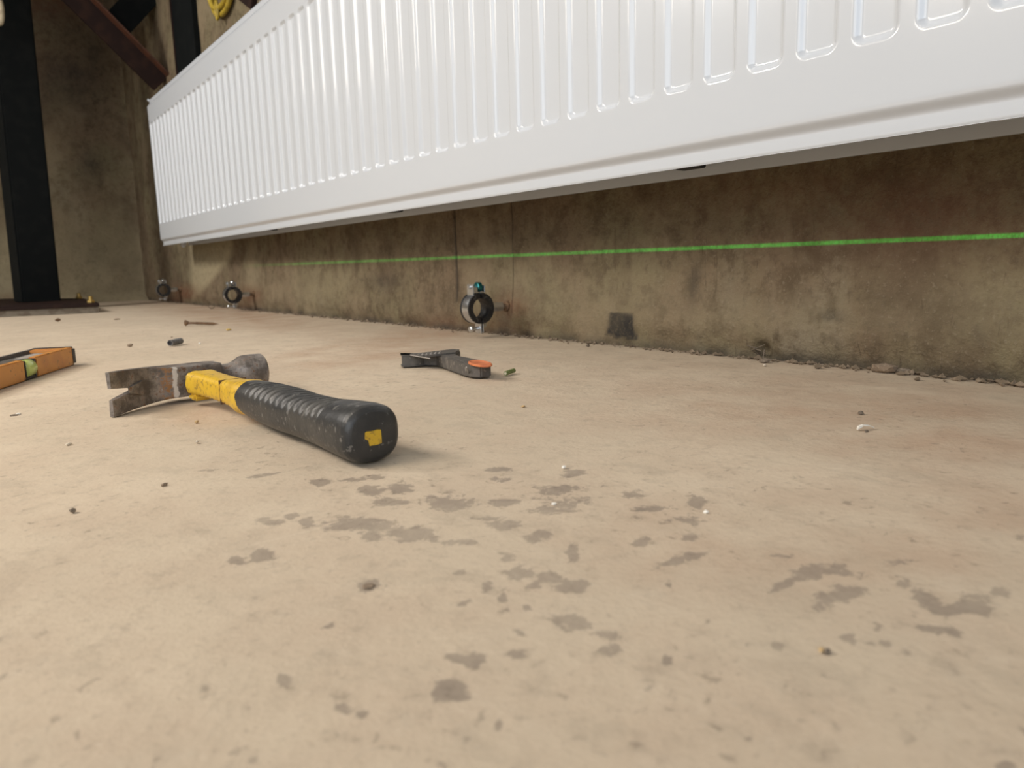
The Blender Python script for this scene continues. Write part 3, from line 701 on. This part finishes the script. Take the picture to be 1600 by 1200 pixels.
chip('stone_chip', (1103, 800), .0022, .003, .002, WHT, 'tiny white grain on the right half of the floor above a damp streak', 'chip', .4)
chip('crumb', (1345, 646), .0050, .0045, .0032, BLK, 'black crumb on the right floor just behind the white folded flake', 'crumb', .4)
chip('flake', (1354, 673), .0062, .003, .0018, BLK, 'dark flake lying under the white folded flake on the right floor', 'flake', .2)
q = onz((1353, 671))
ff = MB().loft([[(-.0062, -.001, .0), (-.0058, .0015, .0), (-.0050, .002, .0022), (-.0052, -.0008, .0024)], [(-.002, -.0008, .0026), (-.002, .002, .0026), (-.002, .002, .0032), (-.002, -.0008, .0032)], [(.003, .0, .0020), (.003, .003, .0020), (.003, .003, .0025), (.003, 0, .0025)], [(.0062, .0008, .0004), (.006, .003, .0004), (.006, .003, .0012), (.0062, .0008, .0012)]]).build('folded_flake', WHT)
ff.location = (q[0], q[1], .0); ff.rotation_euler = (0, 0, -.6); tag(ff, 'white folded paint flake on the right side of the floor', 'flake')
chip('crumb', (1293, 1016), .0028, .002, .0016, BLK, 'dark end crumb touching an ochre grain at lower right of the floor', 'crumb', .2)
chip('grit', (1284, 1015), .0026, .002, .0014, TAN, 'ochre grain touching a dark crumb at lower right of the floor', 'chip', .2)
chip('dirt_clump', (576, 913), .0052, .005, .0010, BRN, 'dark gritty clump of dirt alone on the floor below the hammer butt', 'clump', .3)
chip('crumb', (919, 541), .008, .006, .004, BLK, 'dark crumb on the floor near the wall foot, right of the near pipe clamp', 'crumb', .3)
chip('crumb', (268, 527), .004, .004, .003, BRN, 'tiny brown crumb just behind the grey plastic tube', 'crumb')
chip('stone_chip', (312, 537), .004, .003, .003, WHT, 'white grain on the floor right of the grey plastic tube', 'chip')
chip('stone_chip', (1195, 571), .006, .004, .003, PAL, 'pale chip at the wall foot below the broken hole', 'chip')
# mortar lumps at the wall foot
for p, s_, lab in (((1383, 582), .020, 'broken mortar lump at the wall foot right of the hole'), ((1408, 583), .012, 'smaller dark mortar lump beside the broken lump at the wall foot'), ((1196, 566), .012, 'dark broken mortar lump under the hole at the wall foot'), ((330, 482), .022, 'brown mortar lump at the wall foot left of the middle pipe clamp')):
    q = onz(p); o = chip('mortar_lump', p, s_*.8, s_*1.3, s_*.55, BRN if s_ > .015 else BLK, lab, 'rubble', .2)
for k, (yy, zz) in enumerate(((.0, .0),)):
    hq = onx((1188, 553), W+.004)
    rt = MB()
    for j in range(6):
        r_ = random.Random(j); rt.tube([(.006, r_.uniform(-.006, .006), -.002), (-.004, r_.uniform(-.01, .01), .004+.004*r_.random()), (-.009, r_.uniform(-.014, .014), -.006+.022*r_.random())], .0005, 5)
    o = rt.build('dry_roots', BLK); o.location = tuple(hq); tag(o, 'thin dark fibres sticking out of the hole at the wall foot', 'roots')
# crumbled mortar along the wall: nobody could count it
m = MB()
for i in range(900):
    yy = .10+3.4*rng.random()**1.6; dist = abs(rng.normal(0, .010))+.001; s_ = .0012+.0035*rng.random()**2
    if .2 < yy < .62: s_ *= 1.3
    base = np.array([W-dist, yy, 0]); q = rng.normal(size=(6, 3))
    dirs = np.array([[1,0,0],[-1,0,0],[0,1,0],[0,-1,0],[0,0,1],[0,0,-1]])*(s_*(.5+rng.random((6, 1))*.7))
    dirs[:, 2] *= .7; v = base+dirs+q*s_*.1; v[:, 2] += s_*.2
    m.add(v, [[0,2,4],[2,1,4],[1,3,4],[3,0,4],[2,0,5],[1,2,5],[3,1,5],[0,3,5]])
o = m.build('mortar_crumbs', worn('mortar_crumb', (.16, .12, .08), (.26, .20, .14), 90, rough=.95, bump=0)); tag(o, 'crumbled brown mortar and dust strewn along the wall foot', 'rubble', kind='stuff')

# screw
a = onz((290, 509)); b = onz((342, 507.5)); d = b-a; ln = float(np.linalg.norm(d[:2]))
sc = thing('screw', 'rusty brown screw with a flared head lying on the floor behind the hammer', 'screw', (a[0], a[1], 0), (0, 0, math.atan2(d[1], d[0])))
MB().tube([(0, 0, .0062), (.0015, 0, .0062), (.007, 0, .0062)], [.0066, .0066, .0030], 14).build('screw_head', RUSTY, sc, .6)
pts = [(.006+(ln-.018)*i/40, 0, .0060-.0030*i/40) for i in range(41)]; rr = [.0034 if (i % 2 and i > 12) else .0026 for i in range(41)]
MB().tube(pts+[(ln, 0, .0016)], rr+[.0002], 10).build('shank', RUSTY, sc, .6)
# grey tube
a = onz((266, 541)); b = onz((283, 537.5)); d = b-a; ln = float(np.linalg.norm(d[:2]))
gt_ = thing('plastic_tube', 'short grey hollow plastic tube lying on the floor behind the hammer claw', 'tube', (a[0], a[1], 0), (0, 0, math.atan2(d[1], d[0])))
rings = []
for x, r in ((.0, .0042), (0, .0030), (0.006, .003)): pass
TB = worn('grey_tube_plastic', (.12, .115, .11), (.18, .17, .16), 200, rough=.5, bump=.1)
def ringx(x, r, n=18): return [(x, r*math.cos(2*PI*i/n), .0052+r*math.sin(2*PI*i/n)) for i in range(n)]
MB().loft([ringx(.012, .0036), ringx(0, .0036), ringx(0, .0050), ringx(ln*.50, .0052), ringx(ln*.52, .0046), ringx(ln*.56, .0046), ringx(ln*.58, .0052), ringx(ln, .0050), ringx(ln, .0036)], (True, True)).build('sleeve', TB, gt_, .6)
MB().loft([ringx(.0015, .0033), ringx(.004, .0033)]).build('bore', DARKP, gt_)
# green stub
a = onz((790, 587)); b = onz((803, 582.5)); d = b-a; ln = float(np.linalg.norm(d[:2]))
GR = worn('green_sleeving', (.13, .17, .05), (.20, .24, .08), 200, rough=.5, bump=.1)
gs = thing('cable_stub', 'short green cable stub with pale core lying right of the orange pad tool', 'cable offcut', (a[0], a[1], 0), (0, 0, math.atan2(d[1], d[0])))
MB().tube([(0, 0, .0024), (ln*.5, .0006, .0024), (ln, 0, .0026)], .0024, 12).build('sheath', GR, gs, .6)
MB().tube([(-.0008, 0, .0024), (.002, 0, .0024)], .0014, 10).build('core', PAL, gs, .6)
bpy.context.view_layer.update()
